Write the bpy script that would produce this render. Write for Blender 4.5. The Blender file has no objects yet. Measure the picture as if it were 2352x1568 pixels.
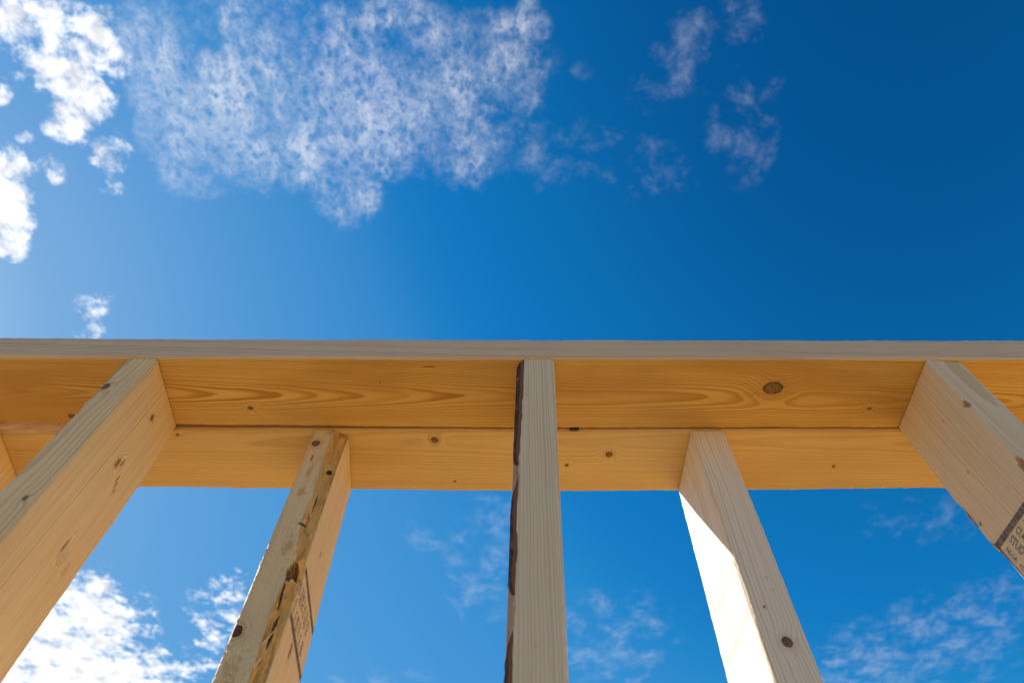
import bpy, bmesh, math, random
from mathutils import Matrix, Vector, noise
S = bpy.context.scene
R = math.radians

# ------------------------------------------------------------------ camera
# world: z up, x right along the walls, y away from the viewer; floor deck at z = 0
CAMZ = 1.81311
H = 2.40                      # underside of the top plates
Y0 = 0.37379                  # front face of the near frame
cd = bpy.data.cameras.new('camera'); cam = bpy.data.objects.new('camera', cd)
S.collection.objects.link(cam); S.camera = cam
r_ = Vector((0.99991583, 0.00608572, 0.01145858)); u_ = Vector((-6.99371672e-04, -0.856602411, 0.515976569)); f_ = Vector((-0.01295554, 0.51594115, 0.85652605))
m = Matrix((r_, u_, -f_)).transposed().to_4x4(); m.translation = (0, 0, CAMZ)
cam.matrix_world = m
cd.sensor_width = 36; cd.lens = 36 * 1572.0 / 2352.0
cd.clip_start = 0.01; cd.clip_end = 20000
cd.dof.use_dof = True; cd.dof.focus_distance = 0.70; cd.dof.aperture_fstop = 9.0

# ------------------------------------------------------------------ light
SUN = Vector((-0.71283, 0.32293, 0.62256)).normalized()
SKY_STRENGTH = 0.085; SUN_STRENGTH = 5.0; EXPOSURE = 0.80
ld = bpy.data.lights.new('sun', 'SUN'); ld.energy = SUN_STRENGTH; ld.angle = R(0.53); ld.color = (1.0, 0.95, 0.87)
sun = bpy.data.objects.new('sun', ld); S.collection.objects.link(sun)
sun.rotation_euler = SUN.to_track_quat('Z', 'Y').to_euler()
S.view_settings.view_transform = 'Standard'; S.view_settings.look = 'None'
S.view_settings.gamma = 1; S.view_settings.exposure = EXPOSURE
S.render.engine = 'CYCLES'

W = bpy.data.worlds.new('World'); S.world = W; W.use_nodes = True
class NT:
    """small helper for wiring nodes"""
    def __init__(s, nt): s.nt = nt; s.n = nt.nodes; s.l = nt.links
    def new(s, t, **kw):
        n = s.n.new(t)
        for k, v in kw.items(): setattr(n, k, v)
        return n
    def put(s, sock, v):
        if isinstance(v, bpy.types.NodeSocket): s.l.new(v, sock)
        elif v is not None: sock.default_value = v
    def m(s, op, a, b=None, c=None, clamp=False):
        n = s.new('ShaderNodeMath', operation=op, use_clamp=clamp)
        s.put(n.inputs[0], a)
        if b is not None: s.put(n.inputs[1], b)
        if c is not None: s.put(n.inputs[2], c)
        return n.outputs[0]
    def v(s, op, a, b=None, sc=None):
        n = s.new('ShaderNodeVectorMath', operation=op)
        s.put(n.inputs[0], a)
        if b is not None: s.put(n.inputs[1], b)
        if sc is not None: s.put(n.inputs['Scale'], sc)
        return n.outputs['Value'] if op in ('LENGTH', 'DOT_PRODUCT', 'DISTANCE') else n.outputs['Vector']
    def xyz(s, a, b, c):
        n = s.new('ShaderNodeCombineXYZ')
        for i, q in enumerate((a, b, c)): s.put(n.inputs[i], q)
        return n.outputs[0]
    def sep(s, a):
        n = s.new('ShaderNodeSeparateXYZ'); s.put(n.inputs[0], a); return n.outputs
    def noise(s, vec, scale=1, detail=2, rough=.5, dist=0, dim='3D', w=None):
        n = s.new('ShaderNodeTexNoise', noise_dimensions=dim)
        if dim != '1D': s.put(n.inputs['Vector'], vec)
        if w is not None: s.put(n.inputs['W'], w)
        n.inputs['Scale'].default_value = scale; n.inputs['Detail'].default_value = detail
        n.inputs['Roughness'].default_value = rough; n.inputs['Distortion'].default_value = dist
        return n.outputs
    def step(s, x, lo, hi, a=0., b=1.):
        n = s.new('ShaderNodeMapRange', interpolation_type='SMOOTHSTEP')
        s.put(n.inputs[0], x); s.put(n.inputs[1], lo); s.put(n.inputs[2], hi); s.put(n.inputs[3], a); s.put(n.inputs[4], b)
        return n.outputs[0]
    def mix(s, f, a, b, mode='MIX'):
        n = s.new('ShaderNodeMix', data_type='RGBA', blend_type=mode)
        s.put(n.inputs[0], f); s.put(n.inputs[6], a if isinstance(a, bpy.types.NodeSocket) else (*a, 1)); s.put(n.inputs[7], b if isinstance(b, bpy.types.NodeSocket) else (*b, 1))
        return n.outputs[2]

# the cloud layer: soft patches over a sheet overhead; each row is type, weight and the
# affine map of sky position (x/z, y/z) into the patch's unit circle
CLOUDS = [
  (1,1.0,11.12,3.85,6.4,-0.06,13.93,-1.92),
  (1,0.9,18.91,6.44,10.72,-0.06,16.81,-3.47),
  (1,0.8,18.85,7.08,11.79,-0.11,23.48,-2.48),
  (1,0.7,65.73,23.61,39.28,-0.19,58.0,-13.87),
  (1,0.62,28.14,8.84,14.71,-0.07,25.96,-7.26),
  (1,0.55,43.05,13.45,22.39,-0.08,36.92,-12.26),
  (1,1.2,18.82,7.45,12.4,-0.04,16.48,-5.36),
  (1,1.2,20.71,8.17,13.58,-0.03,19.65,-7.89),
  (1,0.6,25.31,9.22,15.33,-0.08,33.45,-10.44),
  (1,0.66,27.31,8.79,14.62,0.0,30.36,-16.27),
  (1,0.6,26.72,8.69,14.46,0.03,46.53,-27.15),
  (1,0.8,80.53,31.89,53.04,-0.29,77.14,-15.23),
  (1,0.5,65.05,24.28,40.39,-0.19,61.24,-15.78),
  (1,1.15,5.2,1.8,2.99,0.05,4.89,-6.66),
  (1,1.3,4.01,1.35,2.24,0.06,5.04,-7.95),
  (1,0.6,19.62,5.67,9.44,0.14,13.93,-19.4),
  (1,0.66,13.33,3.03,5.05,0.05,5.87,-7.91),
  (1,0.62,11.83,3.11,5.17,0.13,11.65,-17.56),
  (1,0.5,20.83,4.46,7.44,0.11,14.04,-17.25),
  (1,1.2,7.95,3.1,5.15,0.07,6.64,-9.68),
  (2,0.85,18.48,5.16,8.59,-0.05,11.18,-1.67),
  (2,0.7,31.82,8.93,14.88,-0.08,23.46,-5.4),
  (2,1.0,8.34,1.86,3.09,-0.03,9.52,-2.31),
  (2,0.8,12.73,3.0,5.0,-0.05,21.56,-6.73),
  (2,0.95,7.02,1.1,1.83,-0.03,7.96,-1.69),
  (2,0.75,16.89,2.19,3.67,-0.04,16.47,-5.47),
  (2,0.85,6.98,0.61,1.02,-0.03,9.67,-2.23),
  (2,0.75,8.35,0.37,0.62,-0.06,13.67,-2.19),
  (2,0.6,10.48,0.46,0.78,-0.05,17.52,-4.79),
  (2,0.8,34.47,-0.23,-0.34,-0.14,29.04,-3.15),
  (2,0.5,7.44,1.41,2.35,-0.11,23.57,-2.49),
  (2,0.55,10.11,0.81,1.36,-0.13,27.0,-2.85),
  (2,0.7,23.62,0.04,0.09,-0.09,21.72,-3.97),
  (3,0.62,12.18,-6.15,-1.65,7.58,21.46,-5.1),
  (3,0.62,21.51,-2.85,-4.71,-0.08,16.93,-2.06),
  (3,0.6,15.85,-2.51,-4.15,-0.1,21.22,-2.13),
  (3,0.45,47.93,-2.21,-3.6,-0.22,50.96,-8.16),
  (3,0.62,7.44,0.15,-1.01,-1.66,18.33,-5.1),
  (3,0.5,22.53,-0.3,-0.47,-0.04,14.34,-3.92),
  (3,0.4,51.28,-0.76,-1.2,-0.12,50.11,-16.14),
  (3,0.55,16.94,-2.83,-4.67,-0.04,12.49,-3.1),
  (3,0.45,20.82,-11.59,-4.61,22.45,60.93,-19.13),
  (3,0.4,62.55,-9.31,-15.38,-0.09,34.18,-10.33),
  (3,0.35,41.01,-4.23,-6.98,-0.16,42.47,-8.76),
  (3,0.4,39.9,0.19,0.37,-0.13,40.52,-10.07),
  (3,0.45,31.25,0.25,0.46,-0.07,25.88,-7.49),
  (3,0.8,9.71,1.4,-0.97,-1.07,4.29,-4.99),
  (3,0.5,14.92,4.92,-2.33,-10.71,20.36,-24.04),
  (3,0.72,5.85,-0.39,-0.65,0.05,5.19,-7.35),
  (3,0.35,10.38,-0.6,-0.98,0.15,17.03,-21.91),
  (3,0.65,7.83,0.84,1.4,0.19,16.17,-25.27),
  (3,0.9,2.78,-1.38,-0.54,3.14,4.99,-9.97),
  (3,0.95,4.01,-1.05,-1.74,0.08,6.38,-9.94),
  (3,0.7,5.11,-2.35,-2.17,2.07,6.6,-10.86),
  (3,0.36,7.21,-2.17,-3.6,0.06,10.32,-10.58),
  (3,0.5,7.67,-4.34,-1.81,6.84,8.88,-20.69),
  (3,0.35,17.18,-1.94,-3.2,0.15,16.72,-22.01),
]

def build_world():
    g = NT(W.node_tree); g.n.clear()
    sky = g.new('ShaderNodeTexSky', sky_type='NISHITA'); sky.sun_disc = False
    sky.sun_elevation = math.asin(SUN.z); sky.sun_rotation = math.atan2(SUN.x, SUN.y)
    sky.altitude = 300; sky.air_density = 1.0; sky.dust_density = 0.35; sky.ozone_density = 4.0
    # the clear, polarised look of this sky: its radiance through a tone curve per channel
    cur = g.new('ShaderNodeRGBCurve'); K = .085 / .6
    CP = [[(0, 0), (.056, .002), (.074, .006), (.085, .020), (.113, .044), (.176, .083), (.279, .125), (.6, .42)],
          [(0, .0), (.06, .032), (.082, .047), (.094, .064), (.104, .083), (.129, .114), (.147, .146), (.177, .174), (.241, .212), (.344, .254), (.6, .48)],
          [(0, .0), (.12, .11), (.17, .158), (.19, .194), (.208, .232), (.257, .315), (.328, .380), (.402, .408), (.511, .435), (.6, .50)]]
    for ci, pts in enumerate(CP):
        cv = cur.mapping.curves[ci]
        while len(cv.points) > 2: cv.points.remove(cv.points[1])
        cv.points[0].location = (0, pts[0][1] / .6); cv.points[1].location = (1, pts[-1][1] / .6)
        for x_, y_ in pts[1:-1]: cv.points.new(x_ / .6, y_ / .6)
    cur.mapping.update()
    g.l.new(g.v('SCALE', sky.outputs[0], sc=K), cur.inputs['Color'])
    skc = g.v('SCALE', cur.outputs[0], sc=1 / K)
    d = g.new('ShaderNodeTexCoord').outputs['Generated']
    o = g.sep(d); z = g.m('MAXIMUM', o[2], .08)
    u = g.m('DIVIDE', o[0], z); w = g.m('DIVIDE', o[1], z)
    p = g.xyz(u, w, 1.0)
    wob = g.noise(p, 7, 4, .6)[1]
    pw = g.v('ADD', p, g.v('MULTIPLY', g.v('SUBTRACT', wob, (.5, .5, .5)), (.075, .075, 0)))
    sums = {}
    for t, wt, ax, ay, ac, bx, by, bc in CLOUDS:
        a = g.v('DOT_PRODUCT', pw, (ax, ay, ac)); b = g.v('DOT_PRODUCT', pw, (bx, by, bc))
        r2 = g.m('MULTIPLY_ADD', a, a, g.m('MULTIPLY', b, b))
        f = g.step(r2, 0., 1.7, wt, 0.)
        sums[t] = g.m('MAXIMUM', sums[t], f) if t in sums else f
    # puffy heaps
    n1 = g.noise(p, 18, 8, .66, .2)[0]; n1b = g.noise(p, 52, 5, .66)[0]
    n1 = g.m('MULTIPLY_ADD', n1b, .28, g.m('MULTIPLY', n1, .86))
    e1 = g.m('MULTIPLY_ADD', g.m('SUBTRACT', n1, .575), 4.4, sums[1])
    a1 = g.m('MULTIPLY', g.step(e1, .22, 1.25, 0., .95), g.step(sums[1], .02, .3))
    # fine mackerel mesh: a thin veil, rippled at two sizes, ragged at its border
    q = g.v('MULTIPLY', p, (1.2, .9, 1))
    def ridge(sc, rough, seed):
        n = g.noise(g.v('ADD', q, (seed, seed * .7, 0)), sc, 4, rough, .25)[0]
        return g.m('SUBTRACT', 1., g.m('ABSOLUTE', g.m('MULTIPLY_ADD', n, 6.5, -3.25)), clamp=True)
    mesh = g.m('ADD', g.m('MULTIPLY', ridge(42, .62, 0.), .66), g.m('MULTIPLY', ridge(88, .6, 3.1), .36))
    big = g.noise(g.v('MULTIPLY', p, (1.3, .85, 1)), 9, 5, .62, .2)[0]
    e2 = g.m('MULTIPLY_ADD', g.m('SUBTRACT', big, .5), 1.7, sums[2])
    e2 = g.m('MULTIPLY_ADD', g.m('SUBTRACT', g.noise(p, 42, 5, .65)[0], .5), 1.6, e2)
    cov = g.m('MULTIPLY', g.step(e2, .05, 1.45), g.step(sums[2], .02, .35))
    str_ = g.step(big, .34, .68, .62, 1.05)
    stk = g.step(g.noise(g.v('ADD', g.v('MULTIPLY', p, (1.35, .8, 1)), (9, 4, 0)), 22, 5, .6, .3)[0], .34, .64, .72, 1.08)
    a2 = g.m('MULTIPLY', g.m('MULTIPLY', cov, stk), g.m('MULTIPLY', str_, g.m('MULTIPLY_ADD', mesh, .62, .05)))
    # thin wisps
    n3 = g.noise(g.v('ADD', p, (5, 2, 0)), 16, 8, .66, .2)[0]
    e3 = g.m('MULTIPLY_ADD', g.m('SUBTRACT', n3, .54), 5.0, sums[3])
    a3 = g.m('MULTIPLY', g.m('MULTIPLY', g.step(e3, .05, 2.3), g.step(sums[3], .0, .5)), g.m('MULTIPLY_ADD', mesh, .22, .11))
    al = g.m('MINIMUM', g.m('MAXIMUM', g.m('MAXIMUM', a1, a2), a3), 1.)
    shade = g.step(g.noise(g.v('ADD', p, (.012, .004, 0)), 24, 4, .5)[0], .32, .56, 6.0, 8.2)
    shade = g.m('MULTIPLY_ADD', g.step(a1, .0, .3), g.m('ADD', shade, -6.8), 6.8)
    cc = g.mix(1., (1., 1., 1.02), g.xyz(shade, shade, shade), 'MULTIPLY')
    sk = g.mix(al, skc, cc)
    bg = g.new('ShaderNodeBackground'); g.l.new(sk, bg.inputs[0]); bg.inputs[1].default_value = SKY_STRENGTH
    out = g.new('ShaderNodeOutputWorld'); g.l.new(bg.outputs[0], out.inputs[0])
build_world()
W.cycles.sampling_method = 'MANUAL'; W.cycles.sample_map_resolution = 512

# ------------------------------------------------------------------ materials
def simple_mat(name, col, rough=.7, nscale=30, namp=.25, bump=.3):
    mt = bpy.data.materials.new(name); mt.use_nodes = True; g = NT(mt.node_tree); b = g.n['Principled BSDF']
    c = g.new('ShaderNodeTexCoord').outputs['Object']
    n = g.noise(c, nscale, 6, .6)[0]
    k = g.m('MULTIPLY_ADD', g.m('SUBTRACT', n, .5), 2 * namp, 1.)
    g.l.new(g.mix(1., col, g.xyz(k, k, k), 'MULTIPLY'), b.inputs['Base Color'])
    b.inputs['Roughness'].default_value = rough; b.inputs['Specular IOR Level'].default_value = .25
    bp = g.new('ShaderNodeBump'); bp.inputs['Strength'].default_value = bump; bp.inputs['Distance'].default_value = .002
    g.l.new(n, bp.inputs['Height']); g.l.new(bp.outputs[0], b.inputs['Normal'])
    return mt

def wood_mat(name, axis='Z', pith=(.05, .05), slope=(0, 0), spacing=.003, early=(.74, .53, .29), late=(.47, .255, .09),
             contrast=.8, drift=.05, wob=.0012, knots=(), blotch=.12, bump=.35, seed=0., flecks=0., fuzz=0., edge=None, brown=0.):
    """lumber cut from a log: growth rings round a pith line that drifts along the board, knots, fibres"""
    mt = bpy.data.materials.new(name); mt.use_nodes = True; g = NT(mt.node_tree); b = g.n['Principled BSDF']
    c = g.sep(g.new('ShaderNodeTexCoord').outputs['Object'])
    c1, c2, al = (c[0], c[1], c[2]) if axis == 'Z' else (c[1], c[2], c[0])
    def vec(s1, s2, s3, off=0.): return g.xyz(g.m('MULTIPLY_ADD', c1, s1, seed + off), g.m('MULTIPLY', c2, s2), g.m('MULTIPLY', al, s3))
    lo = g.sep(g.noise(vec(2, 2, 2.6), 1, 1.5, .45)[1])
    p1 = g.m('ADD', g.m('MULTIPLY_ADD', al, -slope[0], c1), g.m('MULTIPLY_ADD', g.m('SUBTRACT', lo[0], .5), drift, -pith[0]))
    p2 = g.m('ADD', g.m('MULTIPLY_ADD', al, -slope[1], c2), g.m('MULTIPLY_ADD', g.m('SUBTRACT', lo[1], .5), drift, -pith[1]))
    r = g.v('LENGTH', g.xyz(p1, p2, 0.))
    r = g.m('MULTIPLY_ADD', g.noise(vec(40, 40, 14, 7), 1, 2, .5)[0], wob * 2, r)
    r = g.m('MULTIPLY_ADD', g.noise(vec(220, 220, 90, 3), 1, 2, .5)[0], wob * .35, r)
    kmask = None; kcol = None; P = g.xyz(c1, c2, al)
    for kn in knots:
        (k1, k2, k3), (r1, r2, r3), amp = kn[:3]
        off = g.v('DIVIDE', g.v('SUBTRACT', P, (k1, k2, k3)), (r1, r2, r3))
        jag = g.v('MULTIPLY', g.v('SUBTRACT', g.noise(P, 260, 3, .6)[1], (.5, .5, .5)), (.55, .55, .55))
        d = g.v('LENGTH', g.v('ADD', off, jag)); d2 = g.m('MULTIPLY', d, d)
        bumpk = g.m('EXPONENT', g.m('MULTIPLY', d2, -.22))
        r = g.m('MULTIPLY_ADD', bumpk, amp, r)
        mk = g.step(d, .86, 1.05, 1., 0.)
        halo = g.step(d, .9, 2.3, .30, 0.)
        rg = g.m('SINE', g.m('MULTIPLY', d, 17.)); rim = g.step(d, .62, .95)
        tone = g.m('MULTIPLY', g.m('MULTIPLY_ADD', rg, .08, g.step(g.noise(P, 420, 4, .7)[0], .35, .65, .25, .8)), g.m('MULTIPLY_ADD', rim, -.85, 1.))
        kc = g.mix(tone, (.030, .013, .006), kn[3] if len(kn) > 3 else (.40, .19, .06))
        mm = g.m('MAXIMUM', mk, 0.)
        kcol = kc if kcol is None else g.mix(mm, kcol, kc)
        hm = g.m('MAXIMUM', mm, halo)
        kmask = mm if kmask is None else g.m('MAXIMUM', kmask, mm)
        khalo = halo if kn is knots[0] else g.m('MAXIMUM', khalo, halo)
    ring = g.m('DIVIDE', r, spacing)
    ring = g.m('MULTIPLY_ADD', g.noise(None, 1, 2, .5, dim='1D', w=g.m('MULTIPLY', r, 90.))[0], 1.8, ring)
    fr = g.m('FRACT', ring)
    L = g.m('MULTIPLY', g.step(fr, .25, .86), g.step(fr, .90, 1.0, 1., 0.))
    wn = g.new('ShaderNodeTexWhiteNoise', noise_dimensions='1D'); g.l.new(g.m('FLOOR', ring), wn.inputs['W'])
    L = g.m('MULTIPLY', L, g.m('MULTIPLY_ADD', wn.outputs[0], .7, .45))
    patch = g.noise(vec(9, 9, 3, 19), 1, 3, .55)[0]
    L = g.m('MULTIPLY', L, g.step(patch, .2, .7, .55 * contrast, 1.1 * contrast), clamp=True)
    col = g.mix(L, early, late)
    if brown:
        bw = g.noise(vec(16, 9, 4.5, 91), 1, 3, .5)[0]
        col = g.mix(g.step(bw, .42, .68, 0., brown), col, tuple(e * q for e, q in zip(early, (.72, .60, .45))))
    if edge:      # front face painted paler, the cool sky light on it put into colour
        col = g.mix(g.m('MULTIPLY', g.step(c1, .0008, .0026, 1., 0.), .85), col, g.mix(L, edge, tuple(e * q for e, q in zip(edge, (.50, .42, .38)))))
    fib = g.noise(vec(1500, 1500, 26, 5), 1, 3, .6)[0]
    fib2 = g.noise(vec(330, 330, 9, 11), 1, 3, .6)[0]
    k = g.m('ADD', g.m('MULTIPLY', fib, .16), g.m('MULTIPLY', fib2, .26)); k = g.m('ADD', k, .79)
    col = g.mix(1., col, g.xyz(k, k, k), 'MULTIPLY')
    bl = g.noise(vec(22, 22, 7, 31), 1, 4, .6)[0]
    col = g.mix(g.step(bl, .45, .8, 0., blotch * 2.6), col, (.60, .355, .15))
    gr = g.noise(vec(60, 60, 38, 51), 1, 5, .65)[0]
    col = g.mix(g.step(gr, .60, .84, 0., blotch * 1.6), col, (.30, .21, .13))
    rough = g.noise(vec(420, 420, 150, 41), 1, 4, .65)[0]
    if flecks:
        vo = g.new('ShaderNodeTexVoronoi'); g.l.new(vec(75, 75, 46, 2), vo.inputs['Vector']); vo.inputs['Scale'].default_value = 1.
        fl = g.m('MULTIPLY', g.step(vo.outputs['Distance'], .06, .16, 1., 0.), g.step(g.sep(vo.outputs['Color'])[0], .62, .66))
        col = g.mix(g.m('MULTIPLY', fl, flecks), col, (.62, .38, .12))
    if kmask is not None: col = g.mix(khalo, col, (.42, .22, .08))
    at = g.new('ShaderNodeAttribute', attribute_name='wane')
    wm = at.outputs['Alpha']
    wn2 = g.noise(vec(150, 150, 30, 61), 1, 5, .7)[0]
    wcol = g.mix(1., at.outputs['Color'], g.xyz(g.m('MULTIPLY_ADD', wn2, 1.2, .42), g.m('MULTIPLY_ADD', wn2, 1.4, .32), g.m('MULTIPLY_ADD', wn2, 1.6, .2)), 'MULTIPLY')
    wcol = g.mix(g.step(g.noise(vec(90, 90, 40, 71), 1, 4, .6)[0], .56, .68), wcol, (.74, .47, .17))
    wcol = g.mix(g.step(g.noise(vec(240, 240, 60, 77), 1, 4, .6)[0], .64, .72), wcol, (.16, .08, .03))
    col = g.mix(wm, col, wcol)
    if kmask is not None: col = g.mix(kmask, col, kcol)
    g.l.new(col, b.inputs['Base Color'])
    b.inputs['Roughness'].default_value = .62; b.inputs['Specular IOR Level'].default_value = .28
    hgt = g.m('ADD', g.m('MULTIPLY', fib, .5), g.m('MULTIPLY', L, -.35))
    hgt = g.m('ADD', hgt, g.m('MULTIPLY', rough, g.m('MULTIPLY_ADD', wm, 2.2, .25 + fuzz)))
    bp = g.new('ShaderNodeBump'); bp.inputs['Strength'].default_value = bump; bp.inputs['Distance'].default_value = .0012
    g.l.new(hgt, bp.inputs['Height']); g.l.new(bp.outputs[0], b.inputs['Normal'])
    return mt

def ink_mat(name, alpha=.8, col=(.06, .055, .065)):
    mt = bpy.data.materials.new(name); mt.use_nodes = True; g = NT(mt.node_tree); b = g.n['Principled BSDF']
    b.inputs['Base Color'].default_value = (*col, 1); b.inputs['Roughness'].default_value = .7; b.inputs['Specular IOR Level'].default_value = .1
    c = g.new('ShaderNodeTexCoord').outputs['Object']
    n = g.noise(g.v('MULTIPLY', c, (600, 600, 160)), 1, 4, .65)[0]; n2 = g.noise(c, 160, 3, .6)[0]
    a = g.m('MULTIPLY', g.step(n, .30, .58, .45, 1.), g.step(n2, .25, .55, .6, 1.))
    g.l.new(g.m('MULTIPLY', a, alpha), b.inputs['Alpha'])
    return mt

# ------------------------------------------------------------------ objects
def link(name, me, parent=None, loc=(0, 0, 0), mats=()):
    o = bpy.data.objects.new(name, me); S.collection.objects.link(o); o.location = loc; o.parent = parent
    if me is not None:
        for q in mats: me.materials.append(q)
    return o

def tab(t, pts):
    """piecewise-linear table, pts sorted by the first column descending or ascending"""
    pts = sorted(pts)
    if t <= pts[0][0]: return pts[0][1]
    for (a, va), (b, vb) in zip(pts, pts[1:]):
        if t <= b: return va + (vb - va) * (t - a) / (b - a)
    return pts[-1][1]

def nz(*v): return noise.noise(Vector(v))

SIDE = [0, .012, .03, .055, .09, .13, .17, .21, .25, .29, .33, .37, .41, .45, .49, .53, .57, .61, .65, .69, .73, .77, .81, .85, .89, .925, .955, .977, .99]
class Board:
    """a length of dressed lumber: w x d section, eased and waned corners, real bow and twist"""
    def __init__(s, w, d, axis, seed, ease=.0022, cuts=(), deform=None, relief=None):
        s.relief = relief; s.w, s.d, s.axis, s.seed, s.ease, s.cuts, s.deform = w, d, axis, seed, ease, cuts, deform
    def section(s, u, v, t):
        """section point (u, v) at length t -> point with corners cut, wane colour"""
        col = (0, 0, 0, 0)
        for ci, (cx, cy) in enumerate(((0, 0), (s.w, 0), (s.w, s.d), (0, s.d))):
            sx = 1 if cx == 0 else -1; sy = 1 if cy == 0 else -1
            lst = [(s.ease * (1 + .5 * nz(t * 21, ci * 5 + s.seed, 1) + .45 * nz(t * 140, ci * 7 + s.seed, 4)), s.ease * (1 + .5 * nz(t * 17, ci * 5 + s.seed, 9) + .4 * nz(t * 110, ci * 7 + s.seed, 7)), None, .0)]
            for cu in s.cuts:
                if cu['corner'] == ci:
                    a, b_ = cu['fn'](t)
                    if a > 1e-4 and b_ > 1e-4: lst.append((a, b_, cu['col'], cu.get('rough', 0.)))
            for a, b_, cc, rg in lst:
                pu = (u - cx) * sx; pv = (v - cy) * sy
                e = 1 - (pu / a + pv / b_)
                if e > 0:
                    g2 = 1 / a / a + 1 / b_ / b_; k = e / g2
                    depth = e / math.sqrt(g2)
                    if cc is not None:
                        q = rg * min(1., depth / .0015)
                        dd = q * (.5 + .9 * nz(t * 55, u * 260 + s.seed, v * 260) + .6 * nz(t * 160, u * 620, v * 620 + s.seed))
                        gl = 1 / math.sqrt(g2)
                        pu += k / a + dd * gl / a; pv += k / b_ + dd * gl / b_
                        mk = min(1., depth / .0004)
                        if mk >= col[3] and mk > .3: col = (*cc, mk)
                    else:
                        pu += k / a; pv += k / b_
                    u = cx + pu * sx; v = cy + pv * sy
        if s.relief and v < .0012: v -= s.relief(u, t)
        return u, v, col
    def place(s, u, v, t):
        if s.deform: return s.deform(u, v, t)
        return (u, v, t) if s.axis == 'Z' else (t, u, v)
    def mesh(s, name, ts):
        pts = []
        for i in range(4):
            for q in SIDE:
                x0, y0, x1, y1 = ((0, 0, s.w, 0), (s.w, 0, s.w, s.d), (s.w, s.d, 0, s.d), (0, s.d, 0, 0))[i]
                pts.append((x0 + (x1 - x0) * q, y0 + (y1 - y0) * q))
        n = len(pts); V = []; C = []; Fs = []
        for t in ts:
            for (u, v) in pts:
                a, b_, c = s.section(u, v, t); V.append(s.place(a, b_, t)); C.append(c)
        for j in range(len(ts) - 1):
            for i in range(n):
                k = (i + 1) % n; Fs.append((j * n + i, j * n + k, (j + 1) * n + k, (j + 1) * n + i))
        Fs.append(tuple(range(n))[::-1]); Fs.append(tuple((len(ts) - 1) * n + i for i in range(n)))
        me = bpy.data.meshes.new(name); me.from_pydata(V, [], Fs)
        ca = me.color_attributes.new('wane', 'FLOAT_COLOR', 'POINT')
        ca.data.foreach_set('color', [q for c in C for q in c])
        bm = bmesh.new(); bm.from_mesh(me); bmesh.ops.recalc_face_normals(bm, faces=bm.faces); bm.to_mesh(me); bm.free()
        return me

def stud_ts(L, fine=.52, st=.003):
    ts = []; t = 0.
    while t > -fine: ts.append(t); t -= st
    while t > -L: ts.append(t); t -= .03
    ts.append(-L); return ts

# ------------------------------------------------------------------ ground and deck
ground_m = simple_mat('dry_soil', (.34, .235, .13), .9, 1.5, .3, .5)
bm = bmesh.new(); bmesh.ops.create_grid(bm, x_segments=40, y_segments=40, size=6000)
for v in bm.verts: v.co.z = -.42 + (.05 * nz(v.co.x * .01, v.co.y * .01, 0))
me = bpy.data.meshes.new('ground'); bm.to_mesh(me); bm.free()
o = link('ground', me, mats=[ground_m]); o['kind'] = 'structure'

def deck_mat():
    mt = bpy.data.materials.new('plywood_deck'); mt.use_nodes = True; g = NT(mt.node_tree); b = g.n['Principled BSDF']
    c = g.new('ShaderNodeTexCoord').outputs['Object']
    n = g.noise(g.v('MULTIPLY', c, (2, 14, 1)), 1, 6, .6)[0]
    col = g.mix(g.step(n, .3, .7), (.20, .105, .022), (.15, .078, .016))
    br = g.new('ShaderNodeTexBrick'); g.l.new(c, br.inputs['Vector']); br.inputs['Scale'].default_value = 1.
    br.inputs['Brick Width'].default_value = 2.44; br.inputs['Row Height'].default_value = 1.22; br.inputs['Mortar Size'].default_value = .003
    br.inputs['Color1'].default_value = (1, 1, 1, 1); br.inputs['Color2'].default_value = (.9, .9, .9, 1); br.inputs['Mortar'].default_value = (.12, .09, .06, 1)
    g.l.new(g.mix(1., col, br.outputs[0], 'MULTIPLY'), b.inputs['Base Color']); b.inputs['Roughness'].default_value = .7
    return mt
bm = bmesh.new(); bmesh.ops.create_cube(bm, size=1, matrix=Matrix.Translation((0, 3.2, -.2)) @ Matrix.Diagonal((11, 6, .4, 1)))
me = bpy.data.meshes.new('floor'); bm.to_mesh(me); bm.free()
o = link('floor', me, mats=[deck_mat()]); o['kind'] = 'structure'

# sheathed wall, unseen, added to bounce warm sunlight from the right
def bounce_wall_mat():
    mt = bpy.data.materials.new('bounce_wall_sheathing'); mt.use_nodes = True; g = NT(mt.node_tree); b = g.n['Principled BSDF']
    c = g.new('ShaderNodeTexCoord').outputs['Object']
    n = g.noise(g.v('MULTIPLY', c, (30, 30, 30)), 1, 5, .7, 1.)[0]
    g.l.new(g.mix(g.step(n, .3, .7), (.70, .43, .12), (.58, .34, .09)), b.inputs['Base Color']); b.inputs['Roughness'].default_value = .75
    return mt
bm = bmesh.new(); bmesh.ops.create_cube(bm, size=1, matrix=Matrix.Translation((1.95, 2.9, 1.42)) @ Matrix.Diagonal((.14, 5.0, 2.84, 1)))
me = bpy.data.meshes.new('bounce_wall'); bm.to_mesh(me); bm.free()
o = link('bounce_wall', me, mats=[bounce_wall_mat()]); o['kind'] = 'structure'

# ------------------------------------------------------------------ the two stud frames
near = link('timber_frame', None, loc=(0, Y0, 0)); near.empty_display_size = .1
near['label'] = 'nearer timber frame, grey-edged top plate on three studs, the middle one edged with bark'
near['category'] = 'timber frame'; near['group'] = 'open timber frames standing back to back'
far = link('timber_frame', None, loc=(0, Y0 + .0915, 0))
far['label'] = 'rear timber frame behind the nearer one, with a torn gouged stud and a sunlit stud'
far['category'] = 'timber frame'; far['group'] = 'open timber frames standing back to back'

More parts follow.
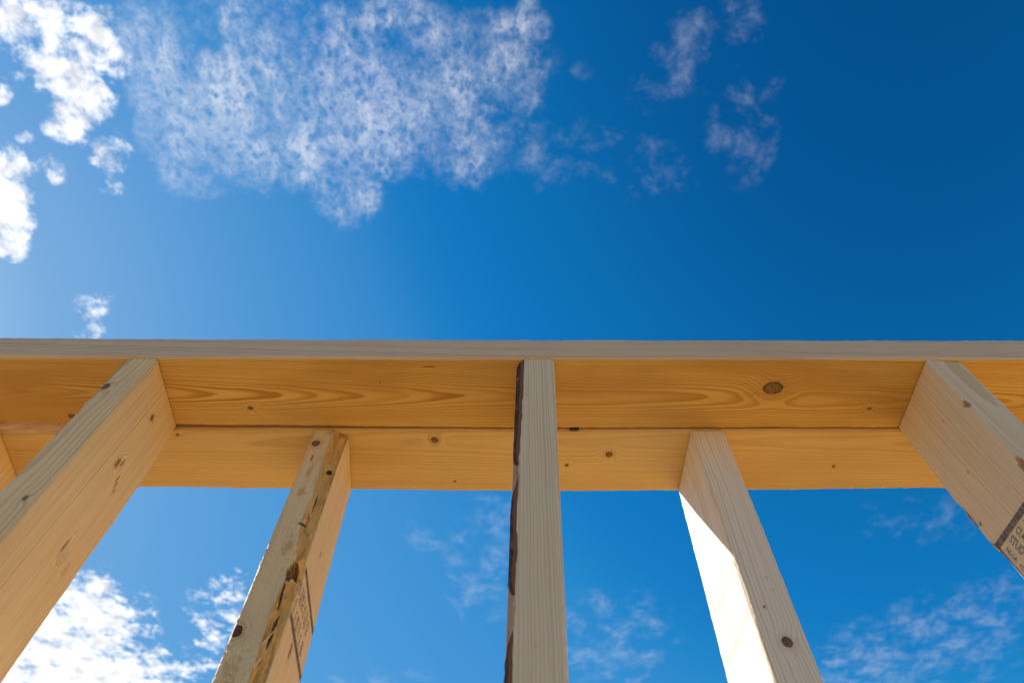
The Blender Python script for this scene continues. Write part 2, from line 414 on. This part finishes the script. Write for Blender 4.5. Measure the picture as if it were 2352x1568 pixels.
# top plates --------------------------------------------------------
PT = [-1.5, -1.2, -1.0, -.85, -.78] + [-.72 + .006 * i for i in range(241)] + [.78, .85, 1.0, 1.2, 1.5]
NF = [(-.9, -.003), (-.53, -.0028), (-.4, -.0012), (0, -.0004), (.31, 0), (.9, 0)]
NR = [(-.9, .081), (-.567, .082), (-.453, .0841), (-.373, .0870), (-.1875, .0890), (0, .0902), (.19, .0898), (.40, .0881), (.9, .0865)]
FF = [(-.9, -.0002), (-.57, -.0002), (-.226, .0005), (0, .0010), (.19, .0003), (.4, -.0010), (.9, -.0014)]
FR = [(-.9, .0835), (-.437, .0868), (-.2, .0895), (0, .0912), (.1, .0905), (.19, .0895), (.27, .0880), (.473, .0838), (.9, .083)]
def plate_deform(tf, tr, wz):
    def f(u, v, t):
        a, b_ = tab(t, tf), tab(t, tr)
        a = sum(tab(t + q, tf) for q in (-.04, 0, .04)) / 3; b_ = sum(tab(t + q, tr) for q in (-.04, 0, .04)) / 3
        return (t, a + (b_ - a) * u / .089, v + wz * nz(t * 2.3, u * 4, 5))
    return f
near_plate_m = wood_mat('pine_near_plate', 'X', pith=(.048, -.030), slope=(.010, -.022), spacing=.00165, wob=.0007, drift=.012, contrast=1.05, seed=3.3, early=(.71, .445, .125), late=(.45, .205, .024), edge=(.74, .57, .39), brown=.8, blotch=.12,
    knots=[((.036, 0, .262), (.0082, .02, .0108), .0065, (.40, .22, .085)), ((.0631, 0, -.2892), (.0024, .01, .0030), .006), ((.0621, 0, .3681), (.0018, .01, .0024), .004),
           ((.0741, 0, -.4854), (.0032, .01, .0042), .006), ((.0100, 0, -.0944), (.0006, .01, .0062), 0.), ((.0296, 0, -.1466), (.0008, .01, .0010), 0.)])
far_plate_m = wood_mat('pine_far_plate', 'X', pith=(.018, -.030), slope=(.0, .012), spacing=.0028, wob=.0008, drift=.012, contrast=.62, seed=8.1, early=(.72, .495, .20), late=(.52, .30, .08), blotch=.10, brown=.3,
    knots=[((.0144, 0, -.0947), (.0042, .012, .0042), .005), ((.0341, 0, .0979), (.0040, .012, .0042), .010), ((.0501, 0, .0517), (.0022, .01, .0022), .004),
           ((.0748, 0, -.0752), (.0015, .01, .0016), .003), ((.0502, 0, .3494), (.0018, .01, .0020), .004), ((.008, 0, -.3769), (.0018, .01, .0022), .003),
           ((.001, 0, .058), (.0014, .01, .006), .0, (.2, .15, .06))])
def wane_np(t): return (.004 * max(0, nz(t * 3, 2, 1)), .003 * max(0, nz(t * 3, 2, 1)))
bd = Board(.089, .038, 'X', 1., .0024, cuts=[], deform=plate_deform(NF, NR, .0006))
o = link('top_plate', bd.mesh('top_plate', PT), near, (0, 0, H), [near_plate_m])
bd = Board(.089, .038, 'X', 2., .0026, cuts=[dict(corner=0, fn=lambda t: ((.0075, .016) if t < -.44 else (max(1e-5, .0075 * (-.36 - t) / .08), max(1e-5, .016 * (-.36 - t) / .08))), col=(.80, .56, .33), rough=.0004)], deform=plate_deform(FF, FR, .0005))
o = link('top_plate', bd.mesh('top_plate', PT), far, (0, 0, H), [far_plate_m])
# sole plates on the deck
sole_m = wood_mat('pine_sole', 'X', pith=(.05, -.04), spacing=.004, seed=15.)
for fr in (near, far):
    bd = Board(.089, .038, 'X', 5., .0024, deform=lambda u, v, t: (t, u, v))
    link('bottom_plate', bd.mesh('bottom_plate', [-1.5, -.5, 0, .5, 1.5]), fr, (0, 0, .001), [sole_m])

# studs ---------------------------------------------------------------
SL = H - .0402 - .0006
def stud_deform(lean, skew=((0, 0),), yaw=0., hump=0.):
    def f(u, v, t):
        x = u + tab(t, lean) + tab(t, skew) * v / .089
        return (x, v + yaw * u, t)
    return f
def make_stud(parent, xl, seed, mat, cuts=(), lean=((0, 0),), skew=((0, 0),), yaw=0., ease=.0022, label=None, width=.038, relief=None, st=.003):
    bd = Board(width, .0886, 'Z', seed, ease, cuts, stud_deform(lean, skew, yaw), relief)
    o = link('stud', bd.mesh('stud', stud_ts(SL, st=st)), parent, (xl, 0.0002, H - .0012), [mat])
    if label: o['label'] = label
    return o, bd

# near left stud: raw orange right face, cracked pocket, wane along its front left corner
nl_m = wood_mat('pine_near_left', 'Z', pith=(.004, -.042), slope=(.02, .03), spacing=.0024, drift=.012, contrast=.95, seed=21., early=(.81, .585, .315), late=(.60, .355, .13), blotch=.12, fuzz=.3, bump=.5,
    knots=[((.038, .0468, -.037), (.01, .0026, .0042), .006, (.45, .28, .13)), ((.038, .0453, -.1068), (.01, .0022, .0055), .0085, (.62, .36, .12)),
           ((.0114, 0, -.0489), (.0035, .01, .0052), .004), ((.0272, 0, -.1994), (.0020, .01, .0030), .003, (.45, .24, .1)),
           ((.038, .055, -.1972), (.01, .0010, .0062), .008, (.60, .36, .14)),
           ((.038, .0575, -.1150), (.01, .0007, .0045), .0), ((.038, .0600, -.1200), (.01, .0006, .0040), .0), ((.038, .0630, -.1250), (.01, .0005, .0035), .0), ((.038, .0505, -.1010), (.01, .0009, .0045), .0)])
st_nl, b_nl = make_stud(near, -.4100, 31., nl_m,
    cuts=[dict(corner=0, fn=lambda t: (tab(t, [(0, .0095), (-.06, .0085), (-.2, .005), (-.6, .003)]) * (1 + .35 * nz(t * 60, 1, 4)), .007), col=(.44, .31, .20), rough=.0009)],
    lean=[(0, 0), (-.25, -.002), (-1, -.004), (-2.4, 0)], skew=[(0, -.003), (-.09, .0022), (-.25, .0015), (-2.4, 0)],
    label='stud left of the middle, leaning its broad orange side to view, with a dark knot near its top')

# near middle stud: weathered pale front, bark along the left edge
nc_m = wood_mat('pine_near_middle', 'Z', pith=(-.05, -.01), slope=(.004, .0), spacing=.0026, drift=.012, wob=.0016, contrast=.68, seed=34., early=(.72, .57, .37), late=(.52, .37, .20), blotch=.05, flecks=.55)
def cutc(t): return (tab(t, [(0, .0078), (-.10, .0064), (-.157, .0052), (-.28, .0052), (-.35, .0048), (-2.4, .003)]) + .0007 * nz(t * 26, 3, 3) + .0006 * nz(t * 90, 3, 6), .012)
st_nc, b_nc = make_stud(near, -.0041, 44., nc_m, ease=.0026,
    cuts=[dict(corner=0, fn=cutc, col=(.36, .235, .17), rough=.0002)],
    lean=[(0, 0), (-.157, -.0027), (-.265, -.0045), (-.35, -.0058), (-1, -.010), (-2.4, 0)],
    label='middle stud seen square on, pale front face with strips of dark bark down its left edge')

# near right stud: broad left face with a grade stamp, torn rear edge
nr_m = wood_mat('pine_near_right', 'Z', pith=(.03, -.05), slope=(-.02, .03), spacing=.0030, drift=.02, contrast=.8, seed=55., early=(.73, .57, .36), late=(.54, .37, .19), blotch=.09, fuzz=.1,
    knots=[((0, .0811, -.1435), (.01, .0012, .0018), .002, (.4, .22, .1)), ((0, .035, -.055), (.01, .0006, .0012), .0), ((0, .052, -.108), (.01, .0006, .0016), .0)])
def bump_t(t, c, s_): return math.exp(-((t - c) / s_) ** 2)
def cut_nr0(t):
    k = .0034 * bump_t(t, -.072, .006) + .0040 * bump_t(t, -.156, .010); return (k, k * 1.4)
def cut_nr3(t):
    a = tab(t, [(0, .0008), (-.09, .001), (-.12, .003), (-.142, .0042), (-.146, .0010), (-.158, .001), (-.166, .006), (-.24, .008), (-.5, .006), (-2.4, .002)])
    return (a * .8, a * (1 + .3 * nz(t * 70, 4, 4)))
st_nr, b_nr = make_stud(near, .4084, 57., nr_m, yaw=.10, skew=[(0, -.003), (-.1, -.002), (-.2, .003), (-2.4, 0)],
    cuts=[dict(corner=0, fn=cut_nr0, col=(.34, .17, .08), rough=.0012), dict(corner=3, fn=cut_nr3, col=(.22, .12, .06), rough=.0012)],
    label='right-hand stud of the nearer frame, grey side face stamped with dark lettering at the photo edge')

# far left stud: torn grain front, gouge and split down its right edge
fl_m = wood_mat('pine_far_torn', 'Z', pith=(.016, -.06), slope=(.01, .0), spacing=.0034, drift=.03, wob=.0022, contrast=.75, seed=66., early=(.77, .59, .34), late=(.54, .34, .13), blotch=.16, bump=.9, fuzz=1.3,
    knots=[((.0080, 0, -.0224), (.0044, .01, .0048), .006, (.34, .2, .1)), ((.0316, .002, -.064), (.0028, .02, .0036), .004, (.06, .03, .02)), ((.0325, .004, -.187), (.0015, .02, .0075), .0, (.30, .15, .05)), ((.0285, .004, -.214), (.0009, .02, .012), .0, (.2, .1, .04)), ((.0310, .004, -.245), (.0010, .02, .017), .0, (.2, .1, .04)), ((.0290, .002, -.108), (.0006, .02, .012), .0, (.2, .1, .04)), ((.0250, .002, -.137), (.0030, .02, .0016), .0, (.3, .14, .04)), ((.0049, 0, -.2491), (.0046, .01, .0056), .008, (.20, .085, .04)),
           ((.010, 0, -.046), (.0010, .01, .0045), .002, (.6, .38, .16)), ((.038, .0401, -.1372), (.01, .0016, .0032), .003, (.62, .34, .10)), ((.038, .0372, -.240), (.01, .0022, .0070), .004, (.60, .32, .10))])
def cut_fl(t):
    lb = tab(t, [(0, .0225), (-.0287, .0215), (-.0781, .0222), (-.1, .0246), (-.1352, .0226), (-.1567, .0278), (-.1836, .0322), (-.19, .0330), (-.2, .0290), (-.2113, .0264), (-.229, .0255), (-.268, .0275), (-.293, .0285), (-.4, .031), (-.55, .036), (-2.4, .037)])
    a = .038 - lb + .0012 * nz(t * 40, 8, 2)
    b_ = tab(t, [(0, .0100), (-.03, .0046), (-.14, .0042), (-.175, .006), (-.1836, .012), (-.20, .0105), (-.23, .0085), (-.29, .0075), (-.5, .004), (-2.4, .001)])
    return (a, b_ * (1 + .25 * nz(t * 45, 2, 7)))
def cut_fl2(t):
    k = tab(t, [(0, 0), (-.165, 0), (-.180, .006), (-.19, .010), (-.205, .0078), (-.235, .0062), (-.275, .0055), (-.295, .004), (-.45, 0)])
    return (.0 + k * 1.15, k * 1.3)
def relief_fl(u, t):
    # grain torn up into scales and a swollen patch above the gouge
    k = bump_t(t, -.155, .045) * (.35 + .65 * min(1, u / .025)) + .5 * bump_t(t, -.28, .04) + .35 * bump_t(t, -.02, .03)
    n = nz(u * 170, t * 75, 3.3); n = n - math.floor(n * 2.2) / 2.2          # stepped, like lifted scales
    return k * (.0034 * n + .0012 * nz(u * 420, t * 200, 8)) + .0018 * bump_t(t, -.168, .012) * bump_t(u, .022, .010)
st_fl, b_fl = make_stud(far, -.2252, 71., fl_m, ease=.0020, relief=relief_fl, st=.0015,
    cuts=[dict(corner=1, fn=cut_fl, col=(.78, .46, .15), rough=.0026), dict(corner=1, fn=cut_fl2, col=(.34, .17, .06), rough=.0042),
          dict(corner=0, fn=lambda t: (.0016 * (1 + nz(t * 90, 5, 5)), .003), col=(.62, .47, .3), rough=.0008)],
    lean=[(0, 0), (-.3, .0002), (-2.4, 0)], skew=[(0, -.0085), (-.1, -.0065), (-.24, -.002), (-2.4, 0)],
    label='torn rear stud left of the bark-edged one, orange gouge and split down its front')

# far right stud: smooth, its left side in full sun
fr_m = wood_mat('pine_far_sunlit', 'Z', pith=(-.03, .03), slope=(.01, .02), spacing=.0030, drift=.018, wob=.0016, contrast=.65, seed=83., early=(.80, .68, .52), late=(.56, .41, .25), blotch=.06, flecks=.4,
    knots=[((.0190, 0, -.2552), (.0044, .01, .0046), .005, (.30, .18, .09)), ((.0110, 0, -.2235), (.0010, .01, .0012), .002)])
st_fr, b_fr = make_stud(far, .1838, 85., fr_m, ease=.0018, width=.0365,
    cuts=[dict(corner=0, fn=lambda t: (.0012 + .0012 * max(0., nz(t * 60, 5, 1)) * (t < -.17), .002), col=(.55, .42, .28), rough=.0008)],
    lean=[(0, 0), (-.15, -.0004), (-.3, -.0014), (-1, -.002), (-2.4, 0)], skew=[(0, -.003), (-.12, -.0045), (-.24, -.006), (-2.4, 0)],
    label='rear stud right of the middle, its left side blazing white in direct sun below a slanting shadow')

# far end stud peeping out at the left edge of the view
fe_m = wood_mat('pine_far_end', 'Z', pith=(-.03, .02), slope=(.01, .02), spacing=.0034, drift=.03, contrast=.6, seed=92., blotch=.1)
make_stud(far, -.6095, 95., fe_m, skew=[(0, -.009), (-.3, -.004), (-2.4, 0)], label='rear stud at the far left, only a sliver of its orange side showing')

# ------------------------------------------------------------------ bark on the middle stud
def bark_mat():
    mt = bpy.data.materials.new('bark'); mt.use_nodes = True; g = NT(mt.node_tree); b = g.n['Principled BSDF']
    c = g.new('ShaderNodeTexCoord').outputs['Object']
    n = g.noise(g.v('MULTIPLY', c, (260, 260, 90)), 1, 6, .65, .6)[0]; n2 = g.noise(g.v('MULTIPLY', c, (120, 120, 45)), 1, 3, .5)[0]
    col = g.mix(g.step(n, .40, .66), (.020, .013, .012), (.120, .070, .050))
    col = g.mix(g.step(n2, .62, .74, 0., .8), col, (.22, .185, .15))
    at = g.new('ShaderNodeAttribute', attribute_name='inner')
    col = g.mix(at.outputs['Alpha'], col, (.20, .085, .05))
    g.l.new(col, b.inputs['Base Color']); b.inputs['Roughness'].default_value = .85; b.inputs['Specular IOR Level'].default_value = .2
    bp = g.new('ShaderNodeBump'); bp.inputs['Strength'].default_value = 1.; bp.inputs['Distance'].default_value = .0015
    g.l.new(n, bp.inputs['Height']); g.l.new(bp.outputs[0], b.inputs['Normal'])
    return mt
barkm = bark_mat()
def bark_strip(t0, t1, seed):
    n = 10; V = []; Fs = []; C = []; ts = []; t = t0
    while t > t1: ts.append(t); t -= .0016
    ts.append(t1)
    for t in ts:
        a, b_ = cutc(t); dist = min(t0 - t if t0 < -.01 else 1., t - t1)
        wd = min(1., (dist / .016) ** .6 + .02) if dist < .016 else 1.
        hi = 1.0 * (1 - .5 * (1 - wd)); 
        for i in range(n + 1):
            q = i / n; q2 = .5 + (q - .5) * 1.0
            # a tongue-shaped end: the outer edge starts later
            q2 = q2 * (wd if t0 < -.01 or t - t1 < t0 - t else wd)
            q2 = max(0, min(1, q2))
            u = a * (1 - q2) * (1.0 - .10 * (1 + nz(t * 70, seed, 2))) ; v = b_ * q2 * .98
            prof = math.sin(math.pi * min(1, max(0, q))) ** .5 if 0 < q < 1 else 0
            hgt = prof * wd * (.0009 + .0008 * (nz(t * 130, q * 5, seed) + .6) )
            gl = math.hypot(1 / a, 1 / b_); nx, ny = -1 / a / gl, -1 / b_ / gl
            x, y, z = b_nc.place(u + nx * hgt + a * .0, v + ny * hgt, t)
            V.append((x, y, z)); C += [0, 0, 0, 1. if i <= 2 and nz(t * 50, seed, 8) > -.5 else 0.]
    for j in range(len(ts) - 1):
        for i in range(n):
            k = j * (n + 1) + i; Fs.append((k, k + 1, k + n + 2, k + n + 1))
    me = bpy.data.meshes.new('bark_strip'); me.from_pydata(V, [], Fs)
    ca = me.color_attributes.new('inner', 'FLOAT_COLOR', 'POINT'); ca.data.foreach_set('color', C)
    o = link('bark_strip', me, st_nc, (0, 0, 0), [barkm])
    md = o.modifiers.new('thick', 'SOLIDIFY'); md.thickness = .0004; md.offset = -1
    return o
bark_strip(-.0005, -.158, 1.); bark_strip(-.176, -.286, 5.); bark_strip(-.314, -.92, 9.)

# ------------------------------------------------------------------ splinters
spl_m = simple_mat('splinter_wood', (.66, .44, .22), .6, 300, .2)
def splinter(parent, p, d, L, r, n=1):
    d = Vector(d).normalized(); s1 = d.orthogonal().normalized(); s2 = d.cross(s1)
    V = []; Fs = []; K = 6
    for i in range(K):
        q = i / (K - 1); c = Vector(p) + d * (L * q) + s1 * (L * .10 * q * q); rr = r * (1 - q) + .00004
        for k in range(4):
            an = k * math.pi / 2; V.append(c + s1 * rr * math.cos(an) + s2 * rr * .5 * math.sin(an))
    for i in range(K - 1):
        for k in range(4): Fs.append((i * 4 + k, i * 4 + (k + 1) % 4, i * 4 + 4 + (k + 1) % 4, i * 4 + 4 + k))
    Fs += [(3, 2, 1, 0), tuple(range(K * 4 - 4, K * 4))]
    me = bpy.data.meshes.new('splinter'); me.from_pydata([tuple(v) for v in V], [], Fs)
    return link('splinter', me, parent, mats=[spl_m])
splinter(st_nc, (-.0068, .011, -.362), (-.05, 0, 1), .024, .0009)
splinter(st_nc, (-.0052, .010, -.358), (.02, 0, 1), .013, .0010)
splinter(st_nc, (-.0060, .010, -.360), (-.20, 0, 1), .010, .0010)
splinter(st_nc, (-.0025, .012, -.112), (-1, -.2, -.6), .006, .0004)
splinter(st_nr, (.0015, .0884, -.124), (-.05, .10, -1), .020, .0016)
splinter(st_nr, (.0020, .0840, -.172), (-.15, .18, 1), .013, .0016)
splinter(st_nr, (.0005, .0880, -.108), (-1, .3, -.5), .010, .00025)
splinter(st_fl, (.030, .0015, -.128), (-.25, -.35, 1), .009, .0009)
splinter(st_fl, (.026, .003, -.262), (.45, -.25, 1), .018, .0018)
splinter(st_fl, (.022, .002, -.29), (.5, -.25, 1), .024, .0022)

# ------------------------------------------------------------------ grade stamps
inks = ink_mat('stamp_ink', .78, (.12, .105, .115)); inkf = ink_mat('stamp_ink_faint_glare', .22, (.16, .15, .14))  # second ink serves a faint mark, and sun washout painted on the sunlit stud
def text_mesh(body):
    cu = bpy.data.curves.new('t', 'FONT'); cu.body = body; cu.size = 1.; cu.resolution_u = 3; cu.offset = .022
    ob = bpy.data.objects.new('t', cu); S.collection.objects.link(ob)
    dg = bpy.context.evaluated_depsgraph_get(); me = bpy.data.meshes.new_from_object(ob.evaluated_get(dg))
    vs = [v.co.copy() for v in me.vertices]; fs = [tuple(q.vertices) for q in me.polygons]
    bpy.data.objects.remove(ob); bpy.data.curves.remove(cu); bpy.data.meshes.remove(me)
    x0 = min(v.x for v in vs); x1 = max(v.x for v in vs); y0 = min(v.y for v in vs); y1 = max(v.y for v in vs)
    return [((v.x - x0) / (x1 - x0), (v.y - y0) / (y1 - y0)) for v in vs], fs
def stamp(stud, bd, side, rows, bars, boxes=(), mat=None):
    """lettering along the stud; side +1: on the right face, -1: on the left face"""
    V = []; Fs = []
    def P(y, z):
        u, v, _ = bd.section(bd.w if side > 0 else 0., y, z)
        return bd.place(u + side * .00025, v, z)
    for body, y, z0, z1, hh in rows:
        vs, fs = text_mesh(body); b0 = len(V)
        for a, b_ in vs: V.append(P(y + side * (b_ - .5) * hh, z0 + (z1 - z0) * a))
        Fs += [tuple(b0 + i for i in f) for f in fs]
    for (ya, za, yb_, zb, wd) in list(bars) + list(boxes):
        b0 = len(V); n = 40
        for i in range(n + 1):
            q = i / n; y = ya + (yb_ - ya) * q; z = za + (zb - za) * q
            V.append(P(y, z + wd / 2)); V.append(P(y, z - wd / 2))
        Fs += [(b0 + 2 * i, b0 + 2 * i + 1, b0 + 2 * i + 3, b0 + 2 * i + 2) for i in range(n)]
    me = bpy.data.meshes.new('grade_stamp'); me.from_pydata(V, [], Fs)
    return link('grade_stamp', me, stud, mats=[mat or inks])
def block(ys, z, sgn, dy=0., dz=0., tail=True):
    """one mill block: ys = centre heights of the three lines"""
    a, b_, c = ys
    rows = [('CL', a + dy, z + dz, z + dz - .0068, .0078), ('A', a + dy, z + dz - .0105, z + dz - .0145, .0078), ('STUD', b_ + dy, z + dz + .0012, z + dz - .0150, .0082),
            ('NLGA', c + dy, z + dz, z + dz - .0135, .0052)]
    if tail: rows += [('669', a + dy, z + dz - .0205, z + dz - .0335, .0068), ('S-P-F', b_ + dy, z + dz - .0215, z + dz - .0325, .0044), ('KD-HT', c + dy, z + dz - .0170, z + dz - .0300, .0046)]
    box = [(a + dy - .0018, z + dz - .0086, a + dy + .0022, z + dz - .0086, .0026)]
    return rows, box
r1, x1 = block((.0330, .0240, .0142), -.1905, 1); r2, x2 = block((.0637, .0520, .0427), -.1925, 1)
stamp(st_fl, b_fl, 1, r1 + r2, [(.0110, -.1788, .0866, -.1880, .0058), (.0110, -.2245, .0866, -.2333, .0058)], x1 + x2)
r1, x1 = block((.0520, .0640, .0757), -.1765, -1); r2, x2 = block((.0155, .0275, .0392), -.1790, -1)
stamp(st_nr, b_nr, -1, r1 + r2, [(.0866, -.1672, .0030, -.1776, .0062), (.0866, -.2140, .0030, -.2240, .0062)], x1 + x2)
r1, x1 = block((.0150, .0270, .0385), -.189, -1); r2, x2 = block((.0455, .0575, .0690), -.187, -1)
stamp(st_fr, b_fr, -1, r1 + r2, [(.0866, -.1760, .0012, -.1782, .0062), (.0866, -.2215, .0012, -.2265, .0062)], x1 + x2, mat=inkf)
stamp(st_nl, b_nl, 1, [('STUD', .060, -.196, -.212, .0075), ('669', .072, -.200, -.213, .006)], [], mat=inkf)
